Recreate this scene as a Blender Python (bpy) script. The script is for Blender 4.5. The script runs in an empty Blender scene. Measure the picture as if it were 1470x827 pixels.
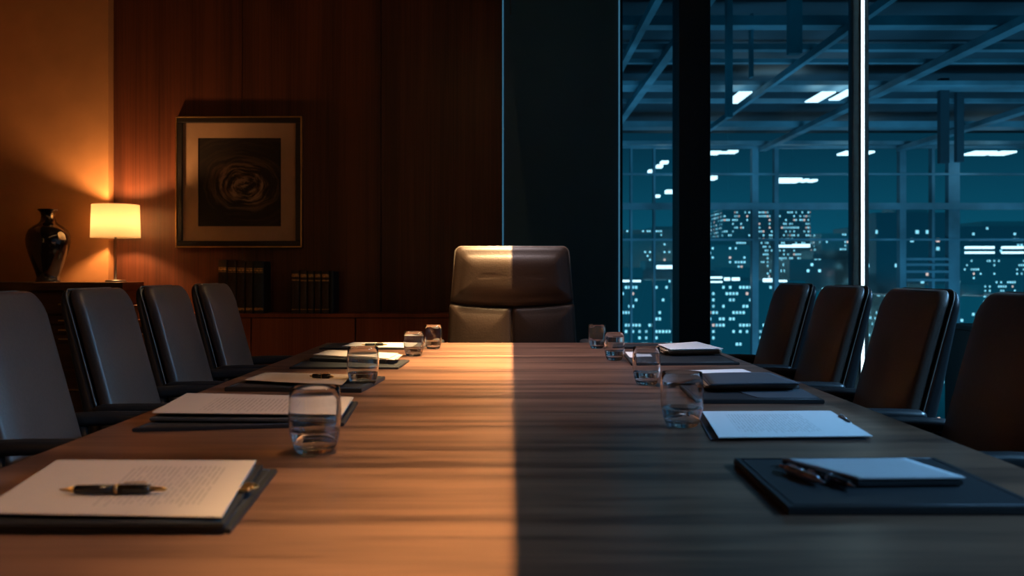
import bpy, bmesh, math, random
from mathutils import Vector, Matrix
PI = math.pi
random.seed(11)
C = bpy.context.scene.collection
F = 1390.0; CX = 735.0; HY = 390.0; EYE = 1.04; TT = 0.75      # focal length in px, centre, horizon, eye height, table top

def P(px, py, z=TT):
    d = F*(EYE-z)/(py-HY)
    return ((px-CX)*d/F, d, z)
def PD(px, py, d):
    return ((px-CX)*d/F, d, EYE-(py-HY)*d/F)

# ------------------------------------------------------------------ materials
def new_mat(name):
    m = bpy.data.materials.new(name); m.use_nodes = True
    nt = m.node_tree; nt.nodes.clear()
    out = nt.nodes.new('ShaderNodeOutputMaterial')
    return m, nt, out
def N(nt, t, **kw):
    n = nt.nodes.new(t)
    for k, v in kw.items():
        if k in n.inputs: n.inputs[k].default_value = v
        else: setattr(n, k, v)
    return n
def ramp(nt, stops):
    r = nt.nodes.new('ShaderNodeValToRGB')
    e = r.color_ramp.elements
    while len(e) < len(stops): e.new(0.5)
    for el, (p, c) in zip(e, stops):
        el.position = p; el.color = (*c, 1) if len(c) == 3 else c
    return r
def simple(name, col, rough=0.5, metal=0.0, noise=0.12, scale=30, bump=0.0, spec=0.5, coat=0.0, stretch=(1,1,1)):
    m, nt, out = new_mat(name)
    b = N(nt, 'ShaderNodeBsdfPrincipled')
    b.inputs['Roughness'].default_value = rough; b.inputs['Metallic'].default_value = metal
    b.inputs['Specular IOR Level'].default_value = spec; b.inputs['Coat Weight'].default_value = coat
    tc = N(nt, 'ShaderNodeTexCoord'); mp = N(nt, 'ShaderNodeMapping'); mp.inputs['Scale'].default_value = stretch
    nz = N(nt, 'ShaderNodeTexNoise'); nz.inputs['Scale'].default_value = scale; nz.inputs['Detail'].default_value = 5
    nt.links.new(tc.outputs['Object'], mp.inputs[0]); nt.links.new(mp.outputs[0], nz.inputs['Vector'])
    r = ramp(nt, [(0.3, tuple(c*(1-noise) for c in col)), (0.7, tuple(min(1, c*(1+noise)) for c in col))])
    nt.links.new(nz.outputs['Fac'], r.inputs[0]); nt.links.new(r.outputs[0], b.inputs['Base Color'])
    if bump:
        bp = N(nt, 'ShaderNodeBump'); bp.inputs['Strength'].default_value = bump; bp.inputs['Distance'].default_value = 0.002
        nt.links.new(nz.outputs['Fac'], bp.inputs['Height']); nt.links.new(bp.outputs[0], b.inputs['Normal'])
    nt.links.new(b.outputs[0], out.inputs[0])
    return m
def wood(name, dark, light, scale, fine, rough=0.35, spec=0.5, bandscale=None, rbump=0.03):
    m, nt, out = new_mat(name)
    b = N(nt, 'ShaderNodeBsdfPrincipled'); b.inputs['Roughness'].default_value = rough; b.inputs['Specular IOR Level'].default_value = spec
    tc = N(nt, 'ShaderNodeTexCoord')
    mp = N(nt, 'ShaderNodeMapping'); mp.inputs['Scale'].default_value = scale
    n1 = N(nt, 'ShaderNodeTexNoise'); n1.inputs['Scale'].default_value = 1; n1.inputs['Detail'].default_value = 3
    mp2 = N(nt, 'ShaderNodeMapping'); mp2.inputs['Scale'].default_value = fine
    n2 = N(nt, 'ShaderNodeTexNoise'); n2.inputs['Scale'].default_value = 1; n2.inputs['Detail'].default_value = 6
    nt.links.new(tc.outputs['Object'], mp.inputs[0]); nt.links.new(tc.outputs['Object'], mp2.inputs[0])
    nt.links.new(mp.outputs[0], n1.inputs['Vector']); nt.links.new(mp2.outputs[0], n2.inputs['Vector'])
    mx = N(nt, 'ShaderNodeMath', operation='MULTIPLY_ADD'); mx.inputs[1].default_value = 0.6
    ml = N(nt, 'ShaderNodeMath', operation='MULTIPLY'); ml.inputs[1].default_value = 0.4
    nt.links.new(n2.outputs['Fac'], ml.inputs[0])
    nt.links.new(n1.outputs['Fac'], mx.inputs[0]); nt.links.new(ml.outputs[0], mx.inputs[2])
    r = ramp(nt, [(0.40, dark), (0.60, light)])
    nt.links.new(mx.outputs[0], r.inputs[0]); nt.links.new(r.outputs[0], b.inputs['Base Color'])
    rr = N(nt, 'ShaderNodeMapRange'); rr.inputs['To Min'].default_value = rough+0.06; rr.inputs['To Max'].default_value = rough-0.06
    nt.links.new(n1.outputs['Fac'], rr.inputs['Value']); nt.links.new(rr.outputs[0], b.inputs['Roughness'])
    bp = N(nt, 'ShaderNodeBump'); bp.inputs['Strength'].default_value = rbump; bp.inputs['Distance'].default_value = 0.001
    nt.links.new(n2.outputs['Fac'], bp.inputs['Height']); nt.links.new(bp.outputs[0], b.inputs['Normal'])
    nt.links.new(b.outputs[0], out.inputs[0])
    return m
def emis(name, col, strength):
    m, nt, out = new_mat(name)
    e = N(nt, 'ShaderNodeEmission'); e.inputs[0].default_value = (*col, 1); e.inputs[1].default_value = strength
    nt.links.new(e.outputs[0], out.inputs[0]); return m
def glass_solid(name, col=(1,1,1), ior=1.45):
    m, nt, out = new_mat(name)
    g = N(nt, 'ShaderNodeBsdfGlass'); g.inputs['Color'].default_value = (*col, 1); g.inputs['Roughness'].default_value = 0.0; g.inputs['IOR'].default_value = ior
    nt.links.new(g.outputs[0], out.inputs[0]); return m
def pane_mat(name, tint, refl=1.0):
    m, nt, out = new_mat(name)
    t = N(nt, 'ShaderNodeBsdfTransparent'); t.inputs[0].default_value = (*tint, 1)
    g = N(nt, 'ShaderNodeBsdfGlossy'); g.inputs['Roughness'].default_value = 0.02
    fr = N(nt, 'ShaderNodeFresnel'); fr.inputs[0].default_value = 1.5
    mu = N(nt, 'ShaderNodeMath', operation='MULTIPLY'); mu.inputs[1].default_value = refl
    mx = N(nt, 'ShaderNodeMixShader')
    nt.links.new(fr.outputs[0], mu.inputs[0]); nt.links.new(mu.outputs[0], mx.inputs[0])
    nt.links.new(t.outputs[0], mx.inputs[1]); nt.links.new(g.outputs[0], mx.inputs[2])
    nt.links.new(mx.outputs[0], out.inputs[0]); return m
def paper_mat(name, col, text=None, lines=26, rough=0.75):
    """text = (u0,u1,v0,v1) block of printed lines running along v"""
    m, nt, out = new_mat(name)
    b = N(nt, 'ShaderNodeBsdfPrincipled'); b.inputs['Roughness'].default_value = rough; b.inputs['Specular IOR Level'].default_value = 0.25
    if text is None:
        tc = N(nt, 'ShaderNodeTexCoord'); nz = N(nt, 'ShaderNodeTexNoise'); nz.inputs['Scale'].default_value = 60
        r = ramp(nt, [(0.3, tuple(c*0.97 for c in col)), (0.7, col)])
        nt.links.new(tc.outputs['Object'], nz.inputs['Vector']); nt.links.new(nz.outputs['Fac'], r.inputs[0]); nt.links.new(r.outputs[0], b.inputs['Base Color'])
    else:
        uv = N(nt, 'ShaderNodeUVMap'); sp = N(nt, 'ShaderNodeSeparateXYZ'); nt.links.new(uv.outputs[0], sp.inputs[0])
        def M(op, a, bb=None):
            n = N(nt, 'ShaderNodeMath', operation=op)
            for i, v in enumerate((a, bb)):
                if v is None: continue
                if isinstance(v, (int, float)): n.inputs[i].default_value = v
                else: nt.links.new(v, n.inputs[i])
            return n.outputs[0]
        u, v = sp.outputs[0], sp.outputs[1]
        lu = M('MULTIPLY', u, float(lines*1.6)); fr = M('FRACT', lu); idx = M('FLOOR', lu)
        line = M('LESS_THAN', fr, 0.36)
        ck = N(nt, 'ShaderNodeCombineXYZ'); nt.links.new(M('MULTIPLY', idx, 7.3), ck.inputs[0]); nt.links.new(M('MULTIPLY', v, 22.0), ck.inputs[1])
        nz = N(nt, 'ShaderNodeTexNoise'); nz.inputs['Scale'].default_value = 1.0; nz.inputs['Detail'].default_value = 1; nt.links.new(ck.outputs[0], nz.inputs['Vector'])
        word = M('GREATER_THAN', nz.outputs['Fac'], 0.41)
        wn = N(nt, 'ShaderNodeTexWhiteNoise', noise_dimensions='1D'); nt.links.new(idx, wn.inputs['W'])
        vend = M('MULTIPLY_ADD', wn.outputs[0], 0.10) ; vend.node.inputs[2].default_value = text[2]
        box = M('MULTIPLY', M('MULTIPLY', M('GREATER_THAN', u, text[0]), M('LESS_THAN', u, text[1])), M('MULTIPLY', M('GREATER_THAN', v, vend), M('LESS_THAN', v, text[3])))
        mask = M('MULTIPLY', M('MULTIPLY', line, word), box)
        mx = N(nt, 'ShaderNodeMixRGB'); mx.inputs[1].default_value = (*col, 1); mx.inputs[2].default_value = (*(c*0.22 for c in col), 1)
        nt.links.new(M('MULTIPLY', mask, 0.38), mx.inputs[0]); nt.links.new(mx.outputs[0], b.inputs['Base Color'])
    nt.links.new(b.outputs[0], out.inputs[0]); return m

M_TABLE = wood('walnut_table', (0.045,0.022,0.016), (0.195,0.098,0.060), (1.0,19,1), (7,170,1), rough=0.32)
M_PANEL = wood('mahogany_panel', (0.055,0.016,0.008), (0.125,0.036,0.016), (9,1,0.25), (150,1,1.6), rough=0.42)
M_SIDEB = wood('dark_sideboard', (0.05,0.022,0.012), (0.10,0.045,0.022), (1,1,14), (4,4,90), rough=0.35)
M_CRED = wood('credenza_wood', (0.24,0.05,0.018), (0.38,0.09,0.035), (10,1,0.3), (150,1,2), rough=0.4)
M_PLAST = simple('ochre_plaster', (0.50,0.24,0.095), 0.7, noise=0.08, scale=6, bump=0.05)
M_NAVY = simple('navy_wall_panel', (0.035,0.15,0.23), 0.5, noise=0.06, scale=4)
M_CEIL = simple('ceiling_dark', (0.05,0.05,0.055), 0.85)
M_CARPET = simple('carpet_charcoal', (0.025,0.025,0.03), 0.95, noise=0.35, scale=300, bump=0.5)
M_LEA = simple('black_leather', (0.095,0.068,0.056), 0.40, noise=0.10, scale=160, bump=0.22, spec=0.55)
M_LEA2 = simple('head_leather', (0.030,0.019,0.014), 0.46, noise=0.10, scale=140, bump=0.30, spec=0.24)
M_RACK = simple('rack_wood', (0.34,0.13,0.05), 0.45)
M_SHELL = simple('chair_shell', (0.026,0.027,0.030), 0.32, noise=0.1, scale=120, bump=0.15)
M_PIPE = simple('seam_piping', (0.16,0.14,0.12), 0.4)
M_PLASTIC = simple('black_plastic', (0.012,0.012,0.014), 0.4)
M_STEEL = simple('steel', (0.5,0.5,0.52), 0.28, metal=1.0)
M_FRAME = simple('window_frame_dark', (0.014,0.035,0.055), 0.5)
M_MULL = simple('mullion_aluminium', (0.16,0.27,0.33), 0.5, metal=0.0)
M_GOLD = simple('brass', (0.75,0.48,0.2), 0.28, metal=1.0)
M_DKGOLD = simple('gilt', (0.60,0.33,0.12), 0.5, metal=0.3, noise=0.6, scale=120)
M_VASE = simple('glazed_black', (0.010,0.010,0.013), 0.14, coat=0.5)
M_MATB = simple('mat_board', (0.70,0.45,0.28), 0.85, noise=0.03)
M_FRAMEW = simple('picture_frame_black', (0.02,0.017,0.016), 0.3)
M_PADB = simple('pad_leather', (0.016,0.019,0.023), 0.45, noise=0.1, scale=260, bump=0.2)
M_FOLD = simple('folder_grey', (0.05,0.06,0.075), 0.55, noise=0.06, scale=80)
M_TAN = simple('kraft_leaves', (0.32,0.22,0.13), 0.8)
M_PAPER = paper_mat('paper', (0.50,0.46,0.42))
M_PAPERW = paper_mat('paper_bright', (0.74,0.74,0.74))
M_GLASS = glass_solid('tumbler_glass', (0.98,0.99,1.0), 1.48)
M_WATER = glass_solid('water', (0.97,0.985,1.0), 1.33)
M_PANE = pane_mat('window_pane', (0.86,0.95,1.0), 0.9)
M_LED = emis('led_white', (0.62,0.90,1.0), 3.2)
M_TRIMGLOW = emis('trim_glow', (0.10,0.36,0.58), 0.40)  # lit trim edges: their cyan shine is painted as emission
M_PENB = simple('pen_black', (0.012,0.012,0.013), 0.22)
M_BOOK = simple('book_cloth', (0.045,0.026,0.016), 0.5, noise=0.25, scale=60)
M_BOOKB = simple('book_cloth_blue', (0.016,0.026,0.038), 0.5, noise=0.25, scale=60)
M_PAGES = simple('book_pages', (0.4,0.32,0.22), 0.8, stretch=(40,1,1))

def shade_mat():
    m, nt, out = new_mat('lamp_shade_linen')
    d = N(nt, 'ShaderNodeBsdfDiffuse'); d.inputs[0].default_value = (0.9,0.8,0.62,1)
    t = N(nt, 'ShaderNodeBsdfTranslucent'); t.inputs[0].default_value = (1.0,0.93,0.78,1)
    mx = N(nt, 'ShaderNodeMixShader'); mx.inputs[0].default_value = 0.85
    tc = N(nt, 'ShaderNodeTexCoord'); w = N(nt, 'ShaderNodeTexNoise'); w.inputs['Scale'].default_value = 220
    bp = N(nt, 'ShaderNodeBump'); bp.inputs['Strength'].default_value = 0.15; bp.inputs['Distance'].default_value = 0.001
    nt.links.new(tc.outputs['Object'], w.inputs['Vector']); nt.links.new(w.outputs['Fac'], bp.inputs['Height']); nt.links.new(bp.outputs[0], d.inputs['Normal'])
    nt.links.new(d.outputs[0], mx.inputs[1]); nt.links.new(t.outputs[0], mx.inputs[2]); nt.links.new(mx.outputs[0], out.inputs[0])
    return m
M_SHADE = shade_mat()

def art_mat():
    m, nt, out = new_mat('swirl_painting')
    b = N(nt, 'ShaderNodeBsdfPrincipled'); b.inputs['Roughness'].default_value = 0.6
    tc = N(nt, 'ShaderNodeTexCoord')
    mp = N(nt, 'ShaderNodeMapping'); mp.inputs['Location'].default_value = (-0.02, 0, 0.03); mp.inputs['Rotation'].default_value = (0, 0.5, 0); mp.inputs['Scale'].default_value = (1, 1, 1.35)
    nz = N(nt, 'ShaderNodeTexNoise'); nz.inputs['Scale'].default_value = 5.5; nz.inputs['Detail'].default_value = 4
    sc = N(nt, 'ShaderNodeVectorMath', operation='SCALE'); sc.inputs['Scale'].default_value = 0.10
    ad = N(nt, 'ShaderNodeVectorMath', operation='ADD')
    nt.links.new(tc.outputs['Object'], mp.inputs[0]); nt.links.new(tc.outputs['Object'], nz.inputs['Vector'])
    nt.links.new(nz.outputs['Color'], sc.inputs[0]); nt.links.new(mp.outputs[0], ad.inputs[0]); nt.links.new(sc.outputs[0], ad.inputs[1])
    # flatten y so the rings depend on x and z only
    fl = N(nt, 'ShaderNodeVectorMath', operation='MULTIPLY'); fl.inputs[1].default_value = (1, 0, 1)
    sb = N(nt, 'ShaderNodeVectorMath', operation='SUBTRACT'); sb.inputs[1].default_value = (0.05, 0, 0.05)
    nt.links.new(ad.outputs[0], sb.inputs[0]); nt.links.new(sb.outputs[0], fl.inputs[0])
    sx = N(nt, 'ShaderNodeSeparateXYZ'); nt.links.new(fl.outputs[0], sx.inputs[0])
    l0 = N(nt, 'ShaderNodeVectorMath', operation='LENGTH'); nt.links.new(fl.outputs[0], l0.inputs[0])
    def M(op, a, bb=None, cc=None):
        n = N(nt, 'ShaderNodeMath', operation=op)
        for i, v in enumerate((a, bb, cc)):
            if v is None: continue
            if isinstance(v, (int, float)): n.inputs[i].default_value = v
            else: nt.links.new(v, n.inputs[i])
        return n.outputs[0]
    an = M('MULTIPLY_ADD', l0.outputs['Value'], -9.0, M('ARCTAN2', sx.outputs[2], sx.outputs[0]))
    cb = N(nt, 'ShaderNodeCombineXYZ')
    nt.links.new(M('MULTIPLY', M('COSINE', an), 0.8), cb.inputs[0]); nt.links.new(M('MULTIPLY', l0.outputs['Value'], 34.0), cb.inputs[1]); nt.links.new(M('MULTIPLY', M('SINE', an), 0.8), cb.inputs[2])
    wn = N(nt, 'ShaderNodeTexNoise'); wn.inputs['Scale'].default_value = 1.0; wn.inputs['Detail'].default_value = 5; wn.inputs['Roughness'].default_value = 0.6
    nt.links.new(cb.outputs[0], wn.inputs['Vector'])
    w = N(nt, 'ShaderNodeMapRange'); w.inputs['From Min'].default_value = 0.42; w.inputs['From Max'].default_value = 0.60
    nt.links.new(wn.outputs['Fac'], w.inputs['Value'])
    ln = N(nt, 'ShaderNodeVectorMath', operation='LENGTH'); nt.links.new(fl.outputs[0], ln.inputs[0])
    fall = N(nt, 'ShaderNodeMapRange'); fall.inputs['From Min'].default_value = 0.10; fall.inputs['From Max'].default_value = 0.26; fall.inputs['To Min'].default_value = 1; fall.inputs['To Max'].default_value = 0.12
    nt.links.new(ln.outputs['Value'], fall.inputs['Value'])
    mu = N(nt, 'ShaderNodeMath', operation='MULTIPLY'); nt.links.new(w.outputs[0], mu.inputs[0]); nt.links.new(fall.outputs[0], mu.inputs[1])
    r = ramp(nt, [(0.06, (0.02,0.016,0.014)), (0.45, (0.16,0.09,0.05)), (1.0, (0.60,0.34,0.18))])
    nt.links.new(mu.outputs[0], r.inputs[0]); nt.links.new(r.outputs[0], b.inputs['Base Color'])
    nt.links.new(b.outputs[0], out.inputs[0]); return m
M_ART = art_mat()

def city_mat(name, wx, wz, thr, strength, warm=0.12, body=(0.01,0.03,0.05), seed=0.0):
    m, nt, out = new_mat(name)
    tc = N(nt, 'ShaderNodeTexCoord'); sp = N(nt, 'ShaderNodeSeparateXYZ'); nt.links.new(tc.outputs['Object'], sp.inputs[0])
    def M(op, a, bb=None):
        n = N(nt, 'ShaderNodeMath', operation=op)
        for i, v in enumerate((a, bb)):
            if v is None: continue
            if isinstance(v, (int, float)): n.inputs[i].default_value = v
            else: nt.links.new(v, n.inputs[i])
        return n.outputs[0]
    h = M('ADD', sp.outputs[0], sp.outputs[1])
    a = M('DIVIDE', h, wx); b_ = M('DIVIDE', sp.outputs[2], wz)
    fa, fb = M('FRACT', a), M('FRACT', b_)
    inside = M('MULTIPLY', M('LESS_THAN', fa, 0.66), M('LESS_THAN', fb, 0.42))
    cc = N(nt, 'ShaderNodeCombineXYZ'); nt.links.new(M('FLOOR', a), cc.inputs[0]); nt.links.new(M('FLOOR', b_), cc.inputs[1]); cc.inputs[2].default_value = seed
    wn = N(nt, 'ShaderNodeTexWhiteNoise', noise_dimensions='3D'); nt.links.new(cc.outputs[0], wn.inputs['Vector'])
    nz = N(nt, 'ShaderNodeTexNoise'); nz.inputs['Scale'].default_value = 0.17; nt.links.new(cc.outputs[0], nz.inputs['Vector'])
    lit = M('GREATER_THAN', M('ADD', M('MULTIPLY', wn.outputs['Value'], 0.45), nz.outputs['Fac']), thr)
    st = M('MULTIPLY', M('MULTIPLY', inside, lit), M('MULTIPLY', M('ADD', wn.outputs['Value'], 0.1), strength))
    sc = N(nt, 'ShaderNodeSeparateXYZ'); nt.links.new(wn.outputs['Color'], sc.inputs[0])
    cr = N(nt, 'ShaderNodeMixRGB'); cr.inputs[1].default_value = (0.35,0.85,1,1); cr.inputs[2].default_value = (1,0.62,0.5,1)
    nt.links.new(M('LESS_THAN', sc.outputs[1], warm), cr.inputs[0])
    e = N(nt, 'ShaderNodeEmission'); nt.links.new(cr.outputs[0], e.inputs[0]); nt.links.new(st, e.inputs[1])
    d = N(nt, 'ShaderNodeBsdfPrincipled'); d.inputs['Base Color'].default_value = (*body, 1); d.inputs['Roughness'].default_value = 0.25; d.inputs['Metallic'].default_value = 1.0
    ad = N(nt, 'ShaderNodeAddShader'); nt.links.new(e.outputs[0], ad.inputs[0]); nt.links.new(d.outputs[0], ad.inputs[1])
    nt.links.new(ad.outputs[0], out.inputs[0]); return m

# ------------------------------------------------------------------ mesh helpers
class MB:
    def __init__(s): s.bm = bmesh.new()
    def box(s, x0, x1, y0, y1, z0, z1, mat=None, bev=0.0, seg=2):
        t = bmesh.new(); bmesh.ops.create_cube(t, size=1)
        for v in t.verts: v.co = Vector(((x0+x1)/2+v.co.x*(x1-x0), (y0+y1)/2+v.co.y*(y1-y0), (z0+z1)/2+v.co.z*(z1-z0)))
        if bev: bmesh.ops.bevel(t, geom=list(t.edges), offset=bev, segments=seg, affect='EDGES', profile=0.5)
        if mat is not None: t.transform(mat)
        s.merge(t); return s
    def merge(s, t):
        vm = {}
        for v in t.verts: vm[v] = s.bm.verts.new(v.co)
        for f in t.faces:
            try: nf = s.bm.faces.new([vm[v] for v in f.verts]); nf.smooth = f.smooth
            except ValueError: pass
        t.free()
    def lathe(s, prof, n=32, at=(0,0,0), mat=None, closed=False):
        rings = []
        Mx = mat or Matrix.Identity(4)
        for r, z in prof:
            if r < 1e-6: rings.append([s.bm.verts.new(Mx @ Vector((at[0], at[1], at[2]+z)))])
            else: rings.append([s.bm.verts.new(Mx @ Vector((at[0]+r*math.cos(2*PI*k/n), at[1]+r*math.sin(2*PI*k/n), at[2]+z))) for k in range(n)])
        prs = list(zip(rings[:-1], rings[1:]))
        if closed: prs.append((rings[-1], rings[0]))
        for a, b in prs:
            for k in range(n):
                k2 = (k+1) % n
                q = [a[k % len(a)], a[k2 % len(a)], b[k2 % len(b)], b[k % len(b)]]
                u = []
                for v in q:
                    if v not in u: u.append(v)
                if len(u) >= 3:
                    f = s.bm.faces.new(u); f.smooth = True
        return s
    def tube(s, pts, r, n=8, closed=False, cap=True):
        pts = [Vector(p) for p in pts]; L = len(pts); rings = []
        for i, p in enumerate(pts):
            if closed: d = pts[(i+1) % L]-pts[i-1]
            else: d = pts[min(i+1, L-1)]-pts[max(i-1, 0)]
            d.normalize(); up = Vector((0,0,1)) if abs(d.z) < 0.9 else Vector((1,0,0))
            a = d.cross(up).normalized(); b = d.cross(a).normalized()
            rr = r[i] if isinstance(r, (list, tuple)) else r
            rings.append([s.bm.verts.new(p+rr*(math.cos(2*PI*k/n)*a+math.sin(2*PI*k/n)*b)) for k in range(n)])
        prs = list(zip(rings[:-1], rings[1:]))
        if closed: prs.append((rings[-1], rings[0]))
        for A, B in prs:
            for k in range(n):
                f = s.bm.faces.new((A[k], A[(k+1) % n], B[(k+1) % n], B[k])); f.smooth = True
        if cap and not closed:
            s.bm.faces.new(rings[0][::-1]); s.bm.faces.new(rings[-1])
        return s
    def pillow(s, outline, T, r, puff, fn, center=None, rings=7):
        n = len(outline)
        xs = [p[0] for p in outline]; ys = [p[1] for p in outline]
        c = center or ((min(xs)+max(xs))/2, (min(ys)+max(ys))/2)
        hw, hh = (max(xs)-min(xs))/2, (max(ys)-min(ys))/2
        def ring(ins, t):
            sx, sy = max(0, 1-ins/hw), max(0, 1-ins/hh)
            return [s.bm.verts.new(fn(c[0]+(a-c[0])*sx, c[1]+(b-c[1])*sy, t)) for a, b in outline]
        R = []
        R.append([s.bm.verts.new(fn(c[0], c[1], 0))])
        for k in (0.5,): R.append(ring(r+(min(hw, hh)-r)*k, 0))
        for k in range(5):
            a = PI/2*k/4; R.append(ring(r*(1-math.sin(a)), r*(1-math.cos(a))*min(1, T/(2*r))))
        for k in range(5):
            a = PI/2*k/4; R.append(ring(r*(1-math.cos(a)), T-min(r, T/2)*(1-math.sin(a))))
        m = min(hw, hh)
        for k in range(1, rings):
            q = k/rings; ins = r+(m-r)*q
            R.append(ring(ins*0.999, T+puff*(1-(1-q)**4)))
        R.append([s.bm.verts.new(fn(c[0], c[1], T+puff))])
        if hw > hh*1.02 or hh > hw*1.02:   # leave last ring as a bridge instead of a fan
            pass
        for A, B in zip(R[:-1], R[1:]):
            for k in range(n):
                k2 = (k+1) % n
                q = [A[k % len(A)], A[k2 % len(A)], B[k2 % len(B)], B[k % len(B)]]
                u = []
                for v in q:
                    if v not in u: u.append(v)
                if len(u) >= 3:
                    f = s.bm.faces.new(u); f.smooth = True
        return s
    def slab(s, top, th, sag=None, nu=1, nv=1):
        """top = 4 corners BL BR FR FL (3D); extruded straight down by th; UV: u left-right, v front-back"""
        BL, BR, FR, FL = [Vector(p) for p in top]
        uvl = s.bm.loops.layers.uv.verify()
        g = {}
        for i in range(nu+1):
            for j in range(nv+1):
                u, v = i/nu, j/nv
                p = (FL*(1-u)+FR*u)*(1-v)+(BL*(1-u)+BR*u)*v
                if sag: p = p+Vector((0,0,sag(u, v)))
                g[i, j] = (s.bm.verts.new(p), s.bm.verts.new(p-Vector((0,0,th))), u, v)
        def face(vs, uvs):
            f = s.bm.faces.new(vs)
            for l, w in zip(f.loops, uvs): l[uvl].uv = w
            return f
        for i in range(nu):
            for j in range(nv):
                q = [g[i, j], g[i+1, j], g[i+1, j+1], g[i, j+1]]
                f = face([a[0] for a in q], [(a[2], a[3]) for a in q]); f.smooth = bool(sag)
                f = face([a[1] for a in q][::-1], [(-1, -1)]*4); f.smooth = bool(sag)
        per = [(i, 0) for i in range(nu)]+[(nu, j) for j in range(nv)]+[(i, nv) for i in range(nu, 0, -1)]+[(0, j) for j in range(nv, 0, -1)]
        for k in range(len(per)):
            a, b = g[per[k]], g[per[(k+1) % len(per)]]
            face([a[0], a[1], b[1], b[0]], [(-1, -1)]*4)
        return s
    def build(s, name, mat, parent=None, smooth=None):
        bmesh.ops.recalc_face_normals(s.bm, faces=list(s.bm.faces))
        me = bpy.data.meshes.new(name); s.bm.to_mesh(me); s.bm.free()
        if smooth: 
            for p in me.polygons: p.use_smooth = True
        me.materials.append(mat)
        o = bpy.data.objects.new(name, me); C.objects.link(o)
        if parent is not None: o.parent = parent
        return o
def tag(o, label, cat, group=None):
    o['label'] = label; o['category'] = cat
    if group: o['group'] = group
    return o
def thing(name, label, cat, loc=(0,0,0), rz=0.0, group=None):
    o = bpy.data.objects.new(name, None); C.objects.link(o); o.location = loc; o.rotation_euler = (0,0,rz); o.empty_display_size = 0.1
    return tag(o, label, cat, group)
def struct(name, mb, mat, parent=None):
    o = mb.build(name, mat, parent)
    if parent is None: o['kind'] = 'structure'
    return o
def base_at(o, p):
    """move the origin of a free mesh object to p"""
    v = Vector(p); o.data.transform(Matrix.Translation(-v)); o.location = v; return o
def kids(o): return [c for c in bpy.data.objects if c.parent == o]
def copy_tree(o, parent=None):
    c = o.copy(); C.objects.link(c); c.parent = parent
    for ch in kids(o): copy_tree(ch, c)
    return c
def outline_rr(z0, z1, w0, w1, r, bt=0.0, bb=0.0, a0=None, a1=None, seg=7, cs=6, rb=None):
    """rounded outline in (a,b): bottom width w0 at z0, top width w1 at z1, bows bt, bb; a0/a1 clamp one side to 0"""
    pts = []
    rb = r if rb is None else rb
    h = z1-z0
    def corner(cx, cz, rr, s0):
        for k in range(cs+1):
            a = s0+PI/2*k/cs; pts.append((cx+rr*math.cos(a), cz+rr*math.sin(a)))
    # work in unit trapezoid: x in -1..1
    W = max(w0, w1)
    def seglin(p, q):
        for k in range(1, seg): pts.append((p[0]+(q[0]-p[0])*k/seg, p[1]+(q[1]-p[1])*k/seg))
    hw = W/2
    corner(hw-rb, z0+rb, rb, -PI/2); seglin((hw, z0+rb), (hw, z1-r))
    corner(hw-r, z1-r, r, 0); seglin((hw-r, z1), (-hw+r, z1))
    corner(-hw+r, z1-r, r, PI/2); seglin((-hw, z1-r), (-hw, z0+rb))
    corner(-hw+rb, z0+rb, rb, PI); seglin((-hw+rb, z0), (hw-rb, z0))
    out = []
    for a, b in pts:
        q = (b-z0)/h; w = w0+(w1-w0)*q
        aa = a*w/W
        bow = (1-(2*aa/w)**2)
        out.append((aa, b+bt*bow*q+bb*bow*(1-q)))
    return out

# ------------------------------------------------------------------ room shell
YB = 5.70
XL, XR, YF, ZC = -3.2, 3.1, -2.0, 2.75
struct('floor', MB().box(XL-.1, XR+.1, YF-.1, YB+.1, -0.1, 0), M_CARPET)
struct('ceiling', MB().box(XL-.1, XR+.1, YF-.1, YB+.1, ZC, ZC+.1), M_CEIL)
struct('wall_left', MB().box(XL-.1, XL, YF, YB, 0, ZC), M_PLAST)
struct('wall_front', MB().box(XL, XR, YF-.1, YF, 0, ZC), M_CEIL)
wb = struct('wall_back', MB().box(XL, 0.61, YB, YB+.15, 0, ZC), M_PLAST)
MB().box(XL, -2.335, YB-.10, YB-.0005, 0, ZC-.001).build('plaster_bay', M_PLAST, wb)
xa = -2.334; x1 = (348-CX)*(YB-.03)/F; x2 = (547-CX)*(YB-.03)/F; x3 = (720-CX)*(YB-.03)/F
for a, b in ((xa, x1), (x1, x2), (x2, x3)):
    MB().box(a+.0015, b-.0015, YB-.03, YB-.001, 0, ZC-.001, bev=.0012, seg=1).build('wood_panel', M_PANEL, wb)
xn = (888-CX)*(YB-.03)/F
MB().box(x3+.014, xn, YB-.03, YB-.001, 0, ZC-.001).build('dark_panel', M_NAVY, wb)
struct('baseboard_left', MB().box(XL, XL+.015, YF, YB, 0, .1, bev=.004), M_SIDEB)
# window wall at the back right
xw0 = (893-CX)*YB/F
cx0, cx1 = (975-CX)*5.6/F, (1020-CX)*5.6/F
struct('trim_1', MB().box(cx0, cx1, 5.60, 5.84, 0, ZC, bev=.003), M_FRAME)        # the dark pillar
mx0, mx1 = (1226-CX)*YB/F, (1249-CX)*YB/F
def window(n, x0, x1):
    w = struct('window_%d' % n, MB().box(x0, x1, YB+.055, YB+.063, 0.06, ZC-.04), M_PANE)
    fr = MB(); fr.box(x0, x1, YB+.03, YB+.09, 0, .06).box(x0, x1, YB+.03, YB+.09, ZC-.04, ZC)
    fr.build('window_frame', M_FRAME, w)
    return w
window(1, xw0, cx0); window(2, cx1, mx0); window(3, mx1, XR)
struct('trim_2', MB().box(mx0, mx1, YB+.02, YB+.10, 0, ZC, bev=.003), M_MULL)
struct('trim_3', MB().box(xn+.016, xw0, YB-.03, YB+.1, 0, ZC), M_FRAME)
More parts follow.
